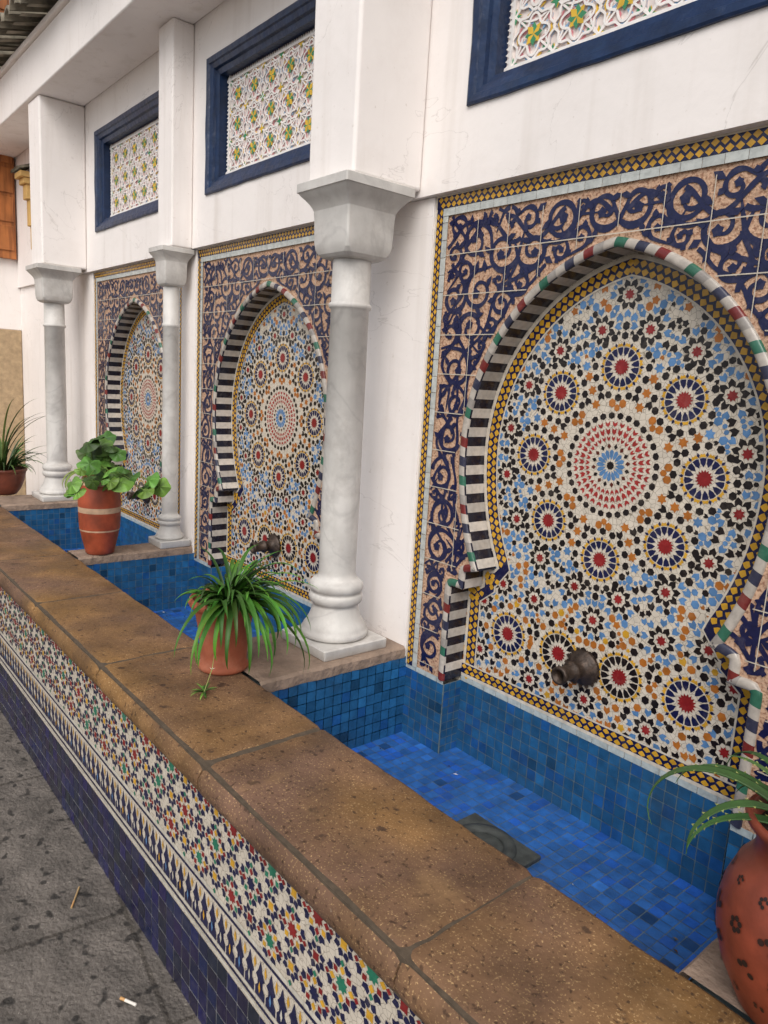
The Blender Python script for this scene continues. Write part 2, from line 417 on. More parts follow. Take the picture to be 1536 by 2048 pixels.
for gx in [-.46,-.345,-.23,-.115,0,.115,.23,.345,.46]:
    z=ZB
    while z<BT-.02:
        if not inside(gx+.002,z,MG) and not inside(gx+.002,z+.02,MG):
            pa.face([(gx-.0011,YA-.0034,z),(gx+.0011,YA-.0034,z),(gx+.0011,YA-.0034,z+.02),(gx-.0011,YA-.0034,z+.02)],(200,190,174))
        z+=.02
gz=ZB+.03
while gz<BT:
    x=-BX
    while x<BX-.02:
        if not inside(x,gz,MG) and not inside(x+.02,gz,MG):
            pa.face([(x,YA-.0036,gz-.0013),(x+.02,YA-.0036,gz-.0013),(x+.02,YA-.0036,gz+.0013),(x,YA-.0036,gz+.0013)],(200,190,174))
        x+=.02
    gz+=.116
def strip(pm,x0,x1,z0,z1,y,col): pm.face([(x0,y,z0),(x1,y,z0),(x1,y,z1),(x0,y,z1)],col)
for s_ in (-1,1):
    xs=sorted((s_*HW,s_*(HW-.008))); strip(pa,xs[0],xs[1],ZB,ZT-.006,-.0050,WHITE)
    xs=sorted((s_*(HW-.008),s_*(HW-.034))); strip(pa,xs[0],xs[1],ZB,ZT-.008,-.0054,NAVY)
    z=ZB
    while z<ZT-.05:
        for r_ in (0,1):
            cx=s_*(HW-.0145-.013*r_); cz=z+.011+(.011 if r_ else 0)
            pa.flat([(cx-.0070,cz),(cx,cz-.0098),(cx+.0070,cz),(cx,cz+.0098)],-.0058,YEL,.14,2e-4)
        z+=.022
    z=ZB
    while z<ZT-.04:
        h_=min(.05,ZT-.034-z); xs=sorted((s_*(HW-.034),s_*(HW-.056)))
        pa.face([(xs[0],-.0048,z+.0008),(xs[1],-.0048,z+.0008),(xs[1],-.0048,z+h_-.0008),(xs[0],-.0048,z+h_-.0008)],(190,194,190),.08); z+=.05
strip(pa,-HW,HW,ZT-.005,ZT,-.0066,WHITE)
strip(pa,-HW+.008,HW-.008,ZT-.038,ZT-.005,-.0070,NAVY)
x=-HW+.012
while x<HW-.03:
    for r_ in (0,1):
        cz=ZT-.0135-.016*r_; cx=x+.011+(.011 if r_ else 0)
        pa.flat([(cx-.0098,cz),(cx,cz-.0088),(cx+.0098,cz),(cx,cz+.0088)],-.0074,YEL,.14,2e-4)
    x+=.022
x=-HW+.034
while x<HW-.08:
    pa.face([(x+.001,-.0064,ZT-.060),(x+.05,-.0064,ZT-.060),(x+.05,-.0064,ZT-.039),(x+.001,-.0064,ZT-.039)],(190,194,190),.08); x+=.05
ME['arab']=pa.mesh('arabesque_glaze',M['tile'])
# ---- striped reveal + slim rim
pr=PM()
ss=.0285;K=int(OP.len/ss); ss=OP.len/K
for i in range(K):
    q_=random.uniform(.86,1.05)
    for j in range(3):
        a,_=OP.at((i+j/3)*ss);b,_=OP.at((i+(j+1)/3)*ss)
        c=(196*q_,188*q_,178*q_) if i%2 else (22,22,38)
        pr.face([(a[0],0,a[1]),(a[0],R+.004,a[1]),(b[0],R+.004,b[1]),(b[0],0,b[1])],c)
ME['reveal']=pr.mesh('striped_reveal',M['tile'])
pr=PM(); LW=(182,174,164); RW=(150,144,138); cyc=[(116,44,42),LW,LW,(52,104,84),RW,LW,(54,56,76),LW,(116,44,42),RW,LW,(52,104,84),LW,(54,56,76),LW]
rows=[];NS=K*4; PH=9
for i in range(NS+1):
    row=[]
    for j in range(PH):
        ph=PI*j/(PH-1); s_=OP.len*i/NS+(j-PH/2)*.0012
        c,nn=OP.at(s_,.009); o=-.0118+.0122*math.cos(ph)
        row.append((c[0]+nn[0]*o,-.0095*math.sin(ph)**.6 if 0<j<PH-1 else 0.001,c[1]+nn[1]*o))
    rows.append(row)
pr.grid(rows,colf=lambda a,b:(28,28,44) if b==0 and (a//4)%2 else cyc[(a//4)%len(cyc)])
ME['rim']=pr.mesh('tile_rim',M['tile'],True)
# ---- blue basin tiling
pb=PM();pg=PM()
def tiles(o,u,v,W,H,pitch,col,nrm,gap=.0020,var=.09,lift=.0022):
    o,u,v,nrm=Vector(o),Vector(u),Vector(v),Vector(nrm)
    nu=max(1,round(W/pitch)); nv=max(1,round(H/pitch)); pu=W/nu; pv=H/nv
    for i in range(nu):
        for j in range(nv):
            q=random.uniform(1-var,1+var); c=[x*q for x in col]; rr=random.random()
            if rr<.025: c=[x*.72 for x in c]
            elif rr<.05: c=[x*1.14 for x in c]
            elif rr<.22: c=[c[0]*.85,c[1]*.93,c[2]*1.06]
            t=[random.uniform(-.0004,.0004) for _ in range(4)]
            a,b=i*pu+gap/2,(i+1)*pu-gap/2; e,f=j*pv+gap/2,(j+1)*pv-gap/2
            jt=[random.uniform(-.0006,.0006) for _ in range(4)]
            pb.face([o+u*(a+jt[0])+v*e+nrm*(lift+t[0]),o+u*(b+jt[1])+v*e+nrm*(lift+t[1]),o+u*b+v*(f+jt[2])+nrm*(lift+t[2]),o+u*a+v*(f+jt[3])+nrm*(lift+t[3])],c)
    pg.face([o,o+u*W,o+u*W+v*H,o+v*H])
FL=(46,98,168);WL=(36,90,134)
pt=.0328; HB=ZB-.012-ZF
tiles((-HW,YB,ZF),(1,0,0),(0,1,0),2*HW,-YB,pt,FL,(0,0,1))
tiles((-.459,0,ZF),(1,0,0),(0,1,0),.918,R,pt,FL,(0,0,1))
tiles((-HW,0,ZF),(1,0,0),(0,0,1),HW-.459,HB,pt,WL,(0,-1,0))
tiles((.459,0,ZF),(1,0,0),(0,0,1),HW-.459,HB,pt,WL,(0,-1,0))
tiles((-.459,R,ZF),(1,0,0),(0,0,1),.918,HB,pt,WL,(0,-1,0))
tiles((-.459,0,ZF),(0,1,0),(0,0,1),R,HB,pt*.85,WL,(1,0,0))
tiles((.459,0,ZF),(0,1,0),(0,0,1),R,HB,pt*.85,WL,(-1,0,0))
HS=ZL-.035-ZF
tiles((-HW,YB,ZF),(0,1,0),(0,0,1),-YB-.001,HS,pt,WL,(1,0,0))
tiles((HW,YB,ZF),(0,1,0),(0,0,1),-YB-.001,HS,pt,WL,(-1,0,0))
tiles((-HW,YB,ZF),(1,0,0),(0,0,1),2*HW,HS-.02,pt,WL,(0,1,0))
pw=PM()
for x0,x1,y in ((-HW,-.459,-.003),(-.459,.459,R-.003),(.459,HW,-.003)):
    x=x0
    while x<x1-.002:
        w=min(.05,x1-x); pw.face([(x+.0008,y,ZB-.014),(x+w-.0008,y,ZB-.014),(x+w-.0008,y,ZB+.004),(x+.0008,y,ZB+.004)],(176,186,186),.08); x+=.05
ME['strip']=pw.mesh('pale_tile_strip',M['tile'])
ME['blue']=pb.mesh('blue_tiles',M['blue']); ME['grout']=pg.mesh('grout_sheet',M['grout'])
# ---- spout
ps=PM()
lathe(ps,[(0,-.0),(.050,-.0),(.048,.008),(.040,.012),(.034,.018),(.026,.022),(.022,.034),(.022,.048),(.027,.052),(.027,.060),(.020,.064),(.020,.098),(.0245,.102),(.0245,.112),(.017,.114),(.014,.08)],seg=32)
for k in range(16):
    a=2*PI*k/16; ps.face([(.046*math.cos(a-.17),.046*math.sin(a-.17),.006),(.055*math.cos(a-.1),.055*math.sin(a-.1),.006),(.058*math.cos(a),.058*math.sin(a),.010),(.055*math.cos(a+.1),.055*math.sin(a+.1),.006),(.046*math.cos(a+.17),.046*math.sin(a+.17),.006)])
ME['spout']=ps.mesh('spout',M['bronze'],True)
# ---- stucco window grille
def boxribbon(pm,pts,w,y0,h,col,closed=False,side=(226,212,206)):
    n_=len(pts); A=[]
    for i,(x,z) in enumerate(pts):
        if closed: a=pts[(i-1)%n_];b=pts[(i+1)%n_]
        else: a=pts[max(0,i-1)];b=pts[min(n_-1,i+1)]
        dx,dz=b[0]-a[0],b[1]-a[1];l=math.hypot(dx,dz) or 1
        A.append(((x-dz/l*w/2,z+dx/l*w/2),(x+dz/l*w/2,z-dx/l*w/2)))
    y1=y0-h-random.random()*8e-4
    for i in range(n_ if closed else n_-1):
        (a,b),(c,d)=A[i],A[(i+1)%n_]
        pm.face([(a[0],y1,a[1]),(b[0],y1,b[1]),(d[0],y1,d[1]),(c[0],y1,c[1])],col)
        pm.face([(a[0],y0,a[1]),(a[0],y1,a[1]),(c[0],y1,c[1]),(c[0],y0,c[1])],side)
        pm.face([(b[0],y1,b[1]),(b[0],y0,b[1]),(d[0],y0,d[1]),(d[0],y1,d[1])],side)
pz=PM();WX=.437;W0=2.440;W1=2.852;YW=.034
SW=(250,245,240)
PNK=(204,124,132);SB=(136,176,210);SG=(70,146,104);SY=(228,186,66)
pz.face([(-WX,YW,W0),(WX,YW,W0),(WX,YW,W1),(-WX,YW,W1)],(240,228,222))
NX,NZ=6,3; cx_=(2*WX-.05)/NX; cz_=(W1-W0-.05)/NZ
def pet(X,Z,r,a,l,w,c,tilt=0,lv=.003):
    pz.flat(loc(X+r*math.cos(a),Z+r*math.sin(a),a+tilt,[(-l,0),(-l*.1,-w),(l,0),(-l*.1,w)]),YW-lv,c,.15)
def circp(X,Z,rx,rz,amp,lobes,nn,ph=0):
    return [(X+(rx+rx*amp*math.cos(lobes*t*2*PI/nn+ph))*math.cos(t*2*PI/nn),Z+(rz+rz*amp*math.cos(lobes*t*2*PI/nn+ph))*math.sin(t*2*PI/nn)) for t in range(nn)]
for i in range(NX):
    for j in range(NZ):
        X=-WX+.025+(i+.5)*cx_;Z=W0+.025+(j+.5)*cz_;S=cx_
        for k in range(8):
            a=k*PI/4
            pet(X,Z,S*.115,a,S*(.115 if k%2 else .10),.0100,SY if k%2 else SG,0,.0065)
            pet(X,Z,S*.27,a+PI/8,.013,.0055,(SB,PNK)[k%2],.5)
            pet(X,Z,S*.41,a+PI/8+.05,.016,.006,(PNK,SB,SY,PNK)[(k+i)%4],1.2 if k%2 else -1.2)
            pet(X,Z,S*.40,a,.014,.0065,(SY,PNK,SB,SG)[(k+j)%4],1.57)
        for ex in (-.5,.5):
            for ez in (-.5,.5):
                pz.flat(star(X+ex*S*.98,Z+ez*cz_*.98,4,.020,.008,0),YW-.004-.0006*(ex>0)-.0012*(ez>0),SY if (i+j)%2 else SG,.1)
        boxribbon(pz,circp(X+.004,Z-.003,S*.30,S*.30,.25,4,40),.0030,YW,.0022,(206,130,136),True)
        boxribbon(pz,circp(X+.003,Z-.003,S*.47,cz_*.47,.10,8,48),.0030,YW,.0024,(140,170,200),True)
        boxribbon(pz,circp(X,Z,S*.30,S*.30,.25,4,40),.0062,YW,.006,SW,True)
        boxribbon(pz,circp(X,Z,S*.47,cz_*.47,.10,8,48),.0062,YW,.007,SW,True)
        for q in (1,-1):
            boxribbon(pz,[(X+q*S*.5*(t/8-1) ,Z+cz_*(.5-.22*math.sin(t/8*PI/2))) for t in range(9)],.0055,YW,.005,SW)
            boxribbon(pz,[(X+q*S*(.5-.22*math.sin(t/8*PI/2)),Z+cz_*.5*(t/8-1)) for t in range(9)],.0055,YW,.005,SW)
            boxribbon(pz,[(X+q*S*(-.5+t/8*.34),Z+cz_*(-.5+t/8*.34)) for t in range(9)],.0055,YW,.0055,SW)
            boxribbon(pz,[(X+q*S*(-.5+t/8*.34),Z-cz_*(-.5+t/8*.34)) for t in range(9)],.0055,YW,.0055,SW)
for x0,x1,z0,z1 in ((-WX,WX,W0+.016,W0+.024),(-WX,WX,W1-.024,W1-.016),(-WX+.016,-WX+.024,W0,W1),(WX-.024,WX-.016,W0,W1)):
    pz.box(x0,x1,YW-.0095-(.0005 if x1-x0>.5 else 0),YW,z0,z1,SW)
for i in range(55):
    x=-WX+.008+i*.0158
    for z,s_ in ((W0+.016,-1),(W1-.016,1)):
        pz.flat([(x-.008,z),(x+.008,z),(x,z+s_*.014)],YW-.008,SW,.03)
        pz.flat([(x+.001,z+s_*.015),(x+.015,z+s_*.015),(x+.008,z+s_*.004)],YW-.003,(160,80,80) if i%2 else (80,80,90),.1)
for i in range(26):
    z=W0+.008+i*.0158
    for x,s_ in ((-WX+.016,-1),(WX-.016,1)):
        pz.flat([(x,z-.008),(x,z+.008),(x+s_*.014,z)],YW-.008,SW,.03)
ME['stucco']=pz.mesh('stucco_grille',M['stucco'])
FX=.507;FZ0=2.368;FZ1=2.922
pf=PM();rows=[]
for o,y in ((0,-.028),(0,-.040),(.006,-.043),(.024,-.041),(.028,-.034),(.046,-.028),(.050,-.016),(.070,-.010),(.070,.036)):
    x0,x1,z0,z1=-FX+o,FX-o,FZ0+o,FZ1-o
    row=[]
    for (ax,az),(bx,bz) in (((x0,z0),(x1,z0)),((x1,z0),(x1,z1)),((x1,z1),(x0,z1)),((x0,z1),(x0,z0))):
        for k in range(14):
            t=k/14; X,Z=ax+(bx-ax)*t,az+(bz-az)*t; w_=noise.noise(Vector((X*9,Z*9,o*20)))*.003
            row.append((X+w_*(1 if k else 0),y+w_*.5,Z+w_*(1 if k else 0)))
    rows.append(row)
pf.grid(rows,closed=True)
ME['frame']=pf.mesh('window_frame',M['navyframe'])
for bx in BAYS:
    e=empty('mosaic_wall_fountain',(bx,0,0))
    for nme,k in (('zellige_pieces','zellige'),('zellige_ground','zbase'),('carved_panel','front'),('arabesque_glaze','arab'),('striped_reveal','reveal'),('tile_rim','rim'),('pale_tile_strip','strip')):
        link(nme,ME[k],e)
    link('bronze_spout',ME['spout'],e,loc=(-.01,R-.003,.862),rot=(PI/2,0,0))
    b=empty('tiled_basin',(bx,0,0))
    link('blue_tiles',ME['blue'],b); link('grout_sheet',ME['grout'],b)
    w=empty('stucco_window',(bx,0,0))
    link('stucco_grille',ME['stucco'],w); link('window_frame',ME['frame'],w)
# ------------------------------------------------------------------ white arcade wall
wall=empty('white_arcade_wall')
XL,XR=-6.45,1.45
big=[-1.873,-4.92,1.17]; sm=[-3.399,-.351]
def bx_(name,a,m,par,bevel=.006):
    q=PM(); q.box(*a); return link(name,q.mesh(name,m),par,bevel=bevel)
bx_('core',(XL,XR,.13,.5,0,3.45),M['plaster'],wall,0)
prev=XL
for bx in sorted(BAYS)+[XR+HW]:
    x1=bx-HW-.0005
    bx_('strip_wall',(prev,x1,-.012 if prev>XL else -.011,.128,ZL-.034 if prev>XL else 0,ZT-.002),M['plaster'],wall,0)
    prev=bx+HW+.0005
bx_('lintel',(XL,XR,-.032,.128,ZT,2.372),M['plaster'],wall,0)
bx_('upper_band',(XL,XR,-.032,.128,2.918,3.12),M['plaster'],wall,0)
prev=XL
for bx in sorted(BAYS)+[XR+.505]:
    bx_('pier_wall',(prev,bx-.505,-.032,.128,2.372,2.918),M['plaster'],wall,0); prev=bx+.505
PF=-.292
for x in big: bx_('big_pier',(x-.105,x+.125,PF,-.0325,2.168,3.099),M['plaster'],wall,.012)
for x in sm: bx_('small_pier',(x-.078,x+.078,-.135,-.0325,2.150,3.099),M['plaster'],wall,.009)
bx_('eave_slab',(XL,XR,-.31,-.0325,3.1,3.37),M['plaster'],wall,.010)
bx_('eave_top',(XL,XR,-.33,.5,3.372,3.40),M['plaster'],wall,.004)
rt_=PM()
x=XL+.05
while x<XR:
    for (y0,y1,z0,z1) in ((-.47,-.05,3.395,3.52),(-.30,.4,3.50,3.66)):
        jz=random.uniform(-.01,.01);jy=random.uniform(-.02,.02)
        rt_.grid([[(x+rr*math.cos(PI*k/10),yy,zz+jz+rr*math.sin(PI*k/10)*.95) for k in range(11)] for yy,zz,rr in ((y0+jy,z0,.062),(y1,z1,.05))])
        rt_.grid([[ (x+rr*math.cos(PI*k/10),y0+jy+.0005,z0+jz+rr*math.sin(PI*k/10)*.95) for k in range(11)] for rr in (.062,.047)])
        rt_.grid([[(x+.047*math.cos(PI*k/10),yy,zz+jz+.047*math.sin(PI*k/10)*.95) for k in range(11)] for yy,zz in ((y0+jy,z0),(y1,z1-.01))])
    rt_.face([(x+.05,-.43,3.398),(x+.10,-.43,3.398),(x+.10,.3,3.6),(x+.05,.3,3.6)])
    x+=.145
link('clay_roof_tiles',rt_.mesh('clay_roof_tiles',M['rooftile'],True))
# ------------------------------------------------------------------ columns
def rrect(h,c,z,n=6):
    o=[]
    for q,(sx,sy) in enumerate(((1,1),(-1,1),(-1,-1),(1,-1))):
        for k in range(n+1):
            a=q*PI/2+PI/2*k/n; o.append((sx*(h-c)+c*math.cos(a),sy*(h-c)+c*math.sin(a),z))
    return o
def column(name,x,y,s,zb,zt,rs,ab):
    e=empty(name,(x,y,0))
    q=PM(); h=.126*s
    q.grid([rrect(h-.003,.004,zb),rrect(h,.006,zb+.004),rrect(h,.006,zb+.030),rrect(h-.004,.006,zb+.034)],closed=True); q.face(rrect(h-.004,.006,zb+.034))
    o=link('plinth',q.mesh('plinth',M['marble'],True),e); o.modifiers.new('es','EDGE_SPLIT').split_angle=math.radians(40)
    q=PM(); b=zb+.034; f=s
    prof=[(.098,0),(.110,.005),(.113,.014),(.110,.024),(.104,.030),(.104,.035),(.096,.046),(.087,.062),(.080,.08),(.075,.10),(.073,.108),(.080,.112),(.087,.120),(.089,.132),(.086,.143),(.077,.148),(.085,.154),(.089,.165),(.087,.178),(.078,.187),(.068,.192),(.064,.197),(.0605,.210)]
    P_=[(r*f,b+z*f) for r,z in prof]
    zr=zt-.36
    P_+=[(rs*1.0,b+.22*f),(rs*1.01,b+.45),(rs*.97,zr),(rs*1.05,zr+.003),(rs*1.10,zr+.010),(rs*1.06,zr+.018),(rs*.98,zr+.021),(rs*.97,zt-.19*ab)]
    lathe(q,P_,seg=56)
    link('shaft',q.mesh('shaft',M['marble'],True),e)
    q=PM(); k=s
    sec=[(-.215,.056,.052),(-.215,.064,.040),(-.211,.073,.030),(-.203,.080,.020),(-.190,.0845,.013),(-.172,.0865,.009),(-.14,.0875,.008),(-.10,.0885,.008),(-.078,.090,.008),(-.068,.094,.008),(-.057,.101,.008),(-.046,.110,.008),(-.036,.119,.007),(-.028,.1245,.006),(-.027,.128,.006),(-.003,.128,.006),(-.001,.126,.006)]
    q.grid([rrect(h_*k,c*k,zt+z*ab,6) for z,h_,c in sec],closed=True); q.face(rrect(.126*k,.006*k,zt-.001*ab,6))
    o=link('capital',q.mesh('capital',M['marble'],False),e)
    for pl in o.data.polygons: pl.use_smooth=True
    o.modifiers.new('es','EDGE_SPLIT').split_angle=math.radians(14)
    return e
for x in big: column('marble_column',x+.018,-.200,1.0,ZL+.003,2.168,.0605,1.0)
for x in sm: column('marble_column',x,-.100,.62,ZL+.003,2.150,.038,.80)
# ------------------------------------------------------------------ low front wall
fw=empty('tiled_parapet')
def slab(x0,x1):
    q=PM(); rows=[]; nx=max(2,int((x1-x0)/.014)); t=.085; r=.0425; dz=random.uniform(-.0012,.0012)
    def prof(x):
        nb=noise.noise(Vector((x*9,3.1,0)))*.005+noise.noise(Vector((x*40,3.1,0)))*.002; nf=noise.noise(Vector((x*7,9.1,0)))*.004+noise.noise(Vector((x*35,9.1,0)))*.0015; nz=noise.noise(Vector((x*4,1.1,2)))*.002+dz
        o=[(YB+.002+nb,ZL-t+.01),(YB+nb,ZL-.008),(YB-.003+nb,ZL-.002+nz),(YB-.009+nb,ZL+nz)]
        for k in range(1,8): o.append((YB-.009+(YF-YB+.009)*k/8,ZL+nz+noise.noise(Vector((x*6,k*1.3,5)))*.0014))
        for k in range(9):
            a=PI/2+PI*k/8; w_=noise.noise(Vector((x*22,k*.9,3)))*.0014; o.append((YF+math.cos(a)*r*.95+nf-w_,ZL-r+math.sin(a)*r+nz))
        o.append((YB+.002,ZL-t+.01))
        return o
    for i in range(nx+1):
        x=x0+(x1-x0)*i/nx; pf_=prof(x)
        if i in (0,nx): pf_=[(a+.003 if a<YF else a,b-(.003+.003*random.random() if b>ZL-.03 else 0)) for a,b in pf_]
        jx=(random.uniform(-.001,.001) if i in (0,nx) else 0)
        rows.append([(x+jx,a,b) for a,b in pf_])
    q.grid(rows); q.face(list(rows[0])); q.face(list(reversed(rows[-1])))
    o=link('ledge_slab',q.mesh('ledge_slab',M['ledge'],True),fw)
    o.modifiers.new('es','EDGE_SPLIT').split_angle=math.radians(50)
xs=[]
x=-.712+.68*3
while x>XL: xs.append(x); x-=.68
xs.append(XL)
for a,b in zip(xs[1:],xs): slab(a+.0022,b-.0022)
bx_('mortar_bed',(XL+.01,XR-.1,YF-.025,YB-.01,ZL-.078,ZL-.004),M['joint'],fw,0)
bx_('wall_core',(XL,xs[0],YF+.006,YB-.004,0,ZL-.082),M['joint'],fw,0)
for x,hw in [(b,.167) for b in big]+[(s_,.077) for s_ in sm]:
    q=PM();rows=[]
    x0,x1=x-hw-.004,x+hw+.004
    for i in range(41):
        y=YB+.003+(-.013-YB-.003)*i/40; n1=noise.noise(Vector((x*3,y*14,1)))*.006+noise.noise(Vector((x*3,y*50,1)))*.003; n2=noise.noise(Vector((x*5,y*14,7)))*.005
        rows.append([(x0+n2,y,ZL-.036),(x0+n2,y,ZL-.004),(x0+.006+n2,y,ZL+.002),(x,y,ZL+.0025),(x1-.008+n1,y,ZL+.002),(x1+n1,y,ZL-.006),(x1+n1*.6,y,ZL-.020),(x1+n1,y,ZL-.036)])
    q.grid(rows); link('divider_slab',q.mesh('divider_slab',M['ledge2']),fw)
    bx_('divider_core',(x-hw+.002,x+hw-.002,YB+.001,.0,ZF-.05,ZL-.034),M['grout'],fw,0)
pp=PM();YP=YF+.003
Z1=.650;Z0=.405;a=(Z1-Z0)/3
PXL,PXR=-6.4,.9
i=0;x=PXL
WT=(204,198,184)
while x<PXR:
    for j in range(3):
        X=x+a/2;Z=Z0+a*(j+.5); par=(i+j)%2
        c0=(GRN,RED,NAVY,GRN,RED)[(i*2+j)%5]; c1=(RED,YEL,GRN)[(i+2*j)%3]
        if par==0:
            pp.flat(star(X,Z,8,.0185,.0120,PI/8),YP-.001,c0,.15)
            for k in range(8):
                an=k*PI/4
                pp.flat(loc(X+.0285*math.cos(an),Z+.0285*math.sin(an),an,[(-.0092,0),(0,-.0078),(.0092,0),(0,.0078)]),YP-.001,c1 if k%2 else (RED if c1!=RED else YEL),.15)
                an+=PI/8
                pp.flat(loc(X+.0405*math.cos(an),Z+.0405*math.sin(an),an,[(-.0105,0),(-.0035,-.0098),(.0075,-.0085),(.0045,0),(.0075,.0085),(-.0035,.0098)]),YP-.001,NAVY,.15)
        else:
            pp.flat(star(X,Z,4,.0135,.0085,PI/4),YP-.001,YEL if (i%3) else RED,.15)
            for k in range(8):
                an=k*PI/4+PI/8
                pp.flat(loc(X+.0225*math.cos(an),Z+.0225*math.sin(an),an,[(-.0085,-.003),(-.001,-.0085),(.0095,0),(-.001,.0085),(-.0085,.003)]),YP-.001,NAVY,.15)
            for k in range(4):
                an=k*PI/2
                pp.flat(loc(X+.0375*math.cos(an),Z+.0375*math.sin(an),an,[(-.0075,0),(0,-.0065),(.0075,0),(0,.0065)]),YP-.0017,GRN if k%2 else RED,.15)
    x+=a;i+=1
x=PXL
while x<PXR:
    for z0,z1,c in ((.392,.404,WT),(.274,.282,WT),(.262,.270,NAVY),(.250,.258,WT),(.382,.390,NAVY)):
        pp.face([(x+.0006,YP-.0012,z0),(x+.0594,YP-.0012,z0),(x+.0594,YP-.0012,z1),(x+.0006,YP-.0012,z1)],c,.12)
    x+=.06
x=PXL;i=0
while x<PXR:
    w=.023; zb,zt_=.284,.380
    pp.flat([(x-w*.85,zb),(x+w*.85,zb),(x+w*.85,zb+.02),(x+w*.45,zb+.03),(x+w*.45,zb+.042),(x+w*.8,zb+.05),(x+w*.35,zb+.066),(x+w*.2,zb+.078),(x,zt_-.006),(x-w*.2,zb+.078),(x-w*.35,zb+.066),(x-w*.8,zb+.05),(x-w*.45,zb+.042),(x-w*.45,zb+.03),(x-w*.85,zb+.02)],YP-.001,NAVY,.15)
    pp.flat([(x+.022-.005,zt_-.022),(x+.022,zt_-.036),(x+.022+.005,zt_-.022),(x+.022,zt_-.004)],YP-.0018,YEL,.15)
    pp.flat([(x-.0045,zb+.026),(x,zb+.012),(x+.0045,zb+.026),(x,zb+.042)],YP-.0024,(LBL,WT,YEL)[i%3],.15)
    x+=.044;i+=1
link('parapet_mosaic',pp.mesh('parapet_mosaic',M['tile']),fw)
q=PM(); q.face([(PXL,YP,.24),(PXR,YP,.24),(PXR,YP,.652),(PXL,YP,.652)]); link('parapet_ground',q.mesh('parapet_ground',M['tilebase']),fw)
q=PM(); x=PXL; pt2=.0485
while x<PXR:
    for j in range(5):
        t=[random.uniform(-.0005,.0005) for _ in range(4)]; c=[v*random.uniform(.75,1.3) for v in (24,28,64)]
        q.face([(x+.0014,YP-.0015+t[0],j*pt2+.003),(x+pt2-.0014,YP-.0015+t[1],j*pt2+.003),(x+pt2-.0014,YP-.0015+t[2],(j+1)*pt2),(x+.0014,YP-.0015+t[3],(j+1)*pt2)],c)
    x+=pt2
link('navy_tiles',q.mesh('navy_tiles',M['tile']),fw)
q=PM(); q.face([(PXL,YP+.0003,-.01),(PXR,YP+.0003,-.01),(PXR,YP+.0003,.2395),(PXL,YP+.0003,.2395)]); link('navy_grout',q.mesh('navy_grout',mat('pale_grout',base=(160,160,160),rough=.9,nscale=20,namt=.4)),fw)
# ------------------------------------------------------------------ pots and plants
def leafstrap(pm,base,az,L_,w,el,droop,col,fold=.25,n=12,twist=0,floor=None):
    p_=Vector(base); e=el; rows=[]
    for i in range(n+1):
        t=i/n; d=Vector((math.cos(az)*math.cos(e),math.sin(az)*math.cos(e),math.sin(e)))
        side=Vector((-math.sin(az),math.cos(az),0)); up=side.cross(d)*-1
        ww=w*(.55+.45*min(1,t*5))*(1-t**2.6)+.0004
        rows.append([p_-side*ww/2+up*ww*fold,p_.copy(),p_+side*ww/2+up*ww*fold])
        p_=p_+d*(L_/n); e-=droop/n*(.5+t); az+=twist/n
        if floor is not None and p_.z<floor: p_.z=floor; e=max(e,-.05)
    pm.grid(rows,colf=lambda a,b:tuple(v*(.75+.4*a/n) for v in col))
def g(base,v=.3):
    q=random.uniform(1-v,1+v); r=random.uniform(.9,1.15); return (min(255,base[0]*q*r),min(255,base[1]*q),min(255,base[2]*q))
e=empty('potted_spider_plant',(-1.862,-.600,ZL+.002))
q=PM(); sc=1.08; lathe(q,[(r*sc,z*1.10) for r,z in [(0,0),(.064,0),(.069,.006),(.067,.014),(.062,.02),(.063,.05),(.068,.10),(.077,.15),(.083,.165),(.084,.17),(.092,.175),(.097,.186),(.093,.197),(.088,.199),(.083,.195),(.080,.17),(.0,.17)]],seg=48)
link('pot',q.mesh('pot',M['terra'],True),e)
q=PM(); lathe(q,[(.085,.196),(.04,.204),(0,.206)]); link('soil',q.mesh('soil',M['soil'],True),e)
q=PM()
for i in range(125):
    az=random.uniform(0,2*PI); r=random.uniform(0,.045)
    lf=-2.9<math.remainder(az,2*PI)<-1.3
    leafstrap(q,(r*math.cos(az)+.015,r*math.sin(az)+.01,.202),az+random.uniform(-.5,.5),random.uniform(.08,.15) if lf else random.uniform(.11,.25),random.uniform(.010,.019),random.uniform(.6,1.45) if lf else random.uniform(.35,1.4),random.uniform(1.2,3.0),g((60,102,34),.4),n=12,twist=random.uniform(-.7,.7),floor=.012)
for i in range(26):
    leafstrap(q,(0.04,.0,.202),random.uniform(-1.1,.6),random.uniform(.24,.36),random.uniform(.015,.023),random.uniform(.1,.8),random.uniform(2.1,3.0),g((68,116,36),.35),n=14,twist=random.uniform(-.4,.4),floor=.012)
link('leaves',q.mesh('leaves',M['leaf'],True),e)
q=PM()
sp=(.15,-.135,.008)
for i in range(14):
    leafstrap(q,sp,random.uniform(0,6.28),random.uniform(.03,.055),.007,random.uniform(.1,.9),random.uniform(.6,1.6),g((80,126,50)),n=6,floor=.004)
for k in range(5): q.face([(.125+.008*math.cos(k*1.25),-.10+.008*math.sin(k*1.25),.062),(.125+.003*math.cos(k*1.25+.6),-.10+.003*math.sin(k*1.25+.6),.058),(.125,-.10,.056),(.125+.003*math.cos(k*1.25-.6),-.10+.003*math.sin(k*1.25-.6),.058)],(235,232,215))
pts=[Vector((.04,-.02,.21)),Vector((.10,-.07,.16)),Vector((.125,-.10,.06)),Vector((.15,-.135,.01))]
rows=[]
for i in range(13):
    t=i/12*3;k=min(2,int(t));u=t-k;c=pts[k].lerp(pts[k+1],u); rows.append([c+Vector((math.cos(b)*.0014,math.sin(b)*.0014,0)) for b in (0,2.1,4.2)])
q.grid(rows,(150,160,90),closed=True)
link('runner_plantlet',q.mesh('runner_plantlet',M['leaf'],True),e)
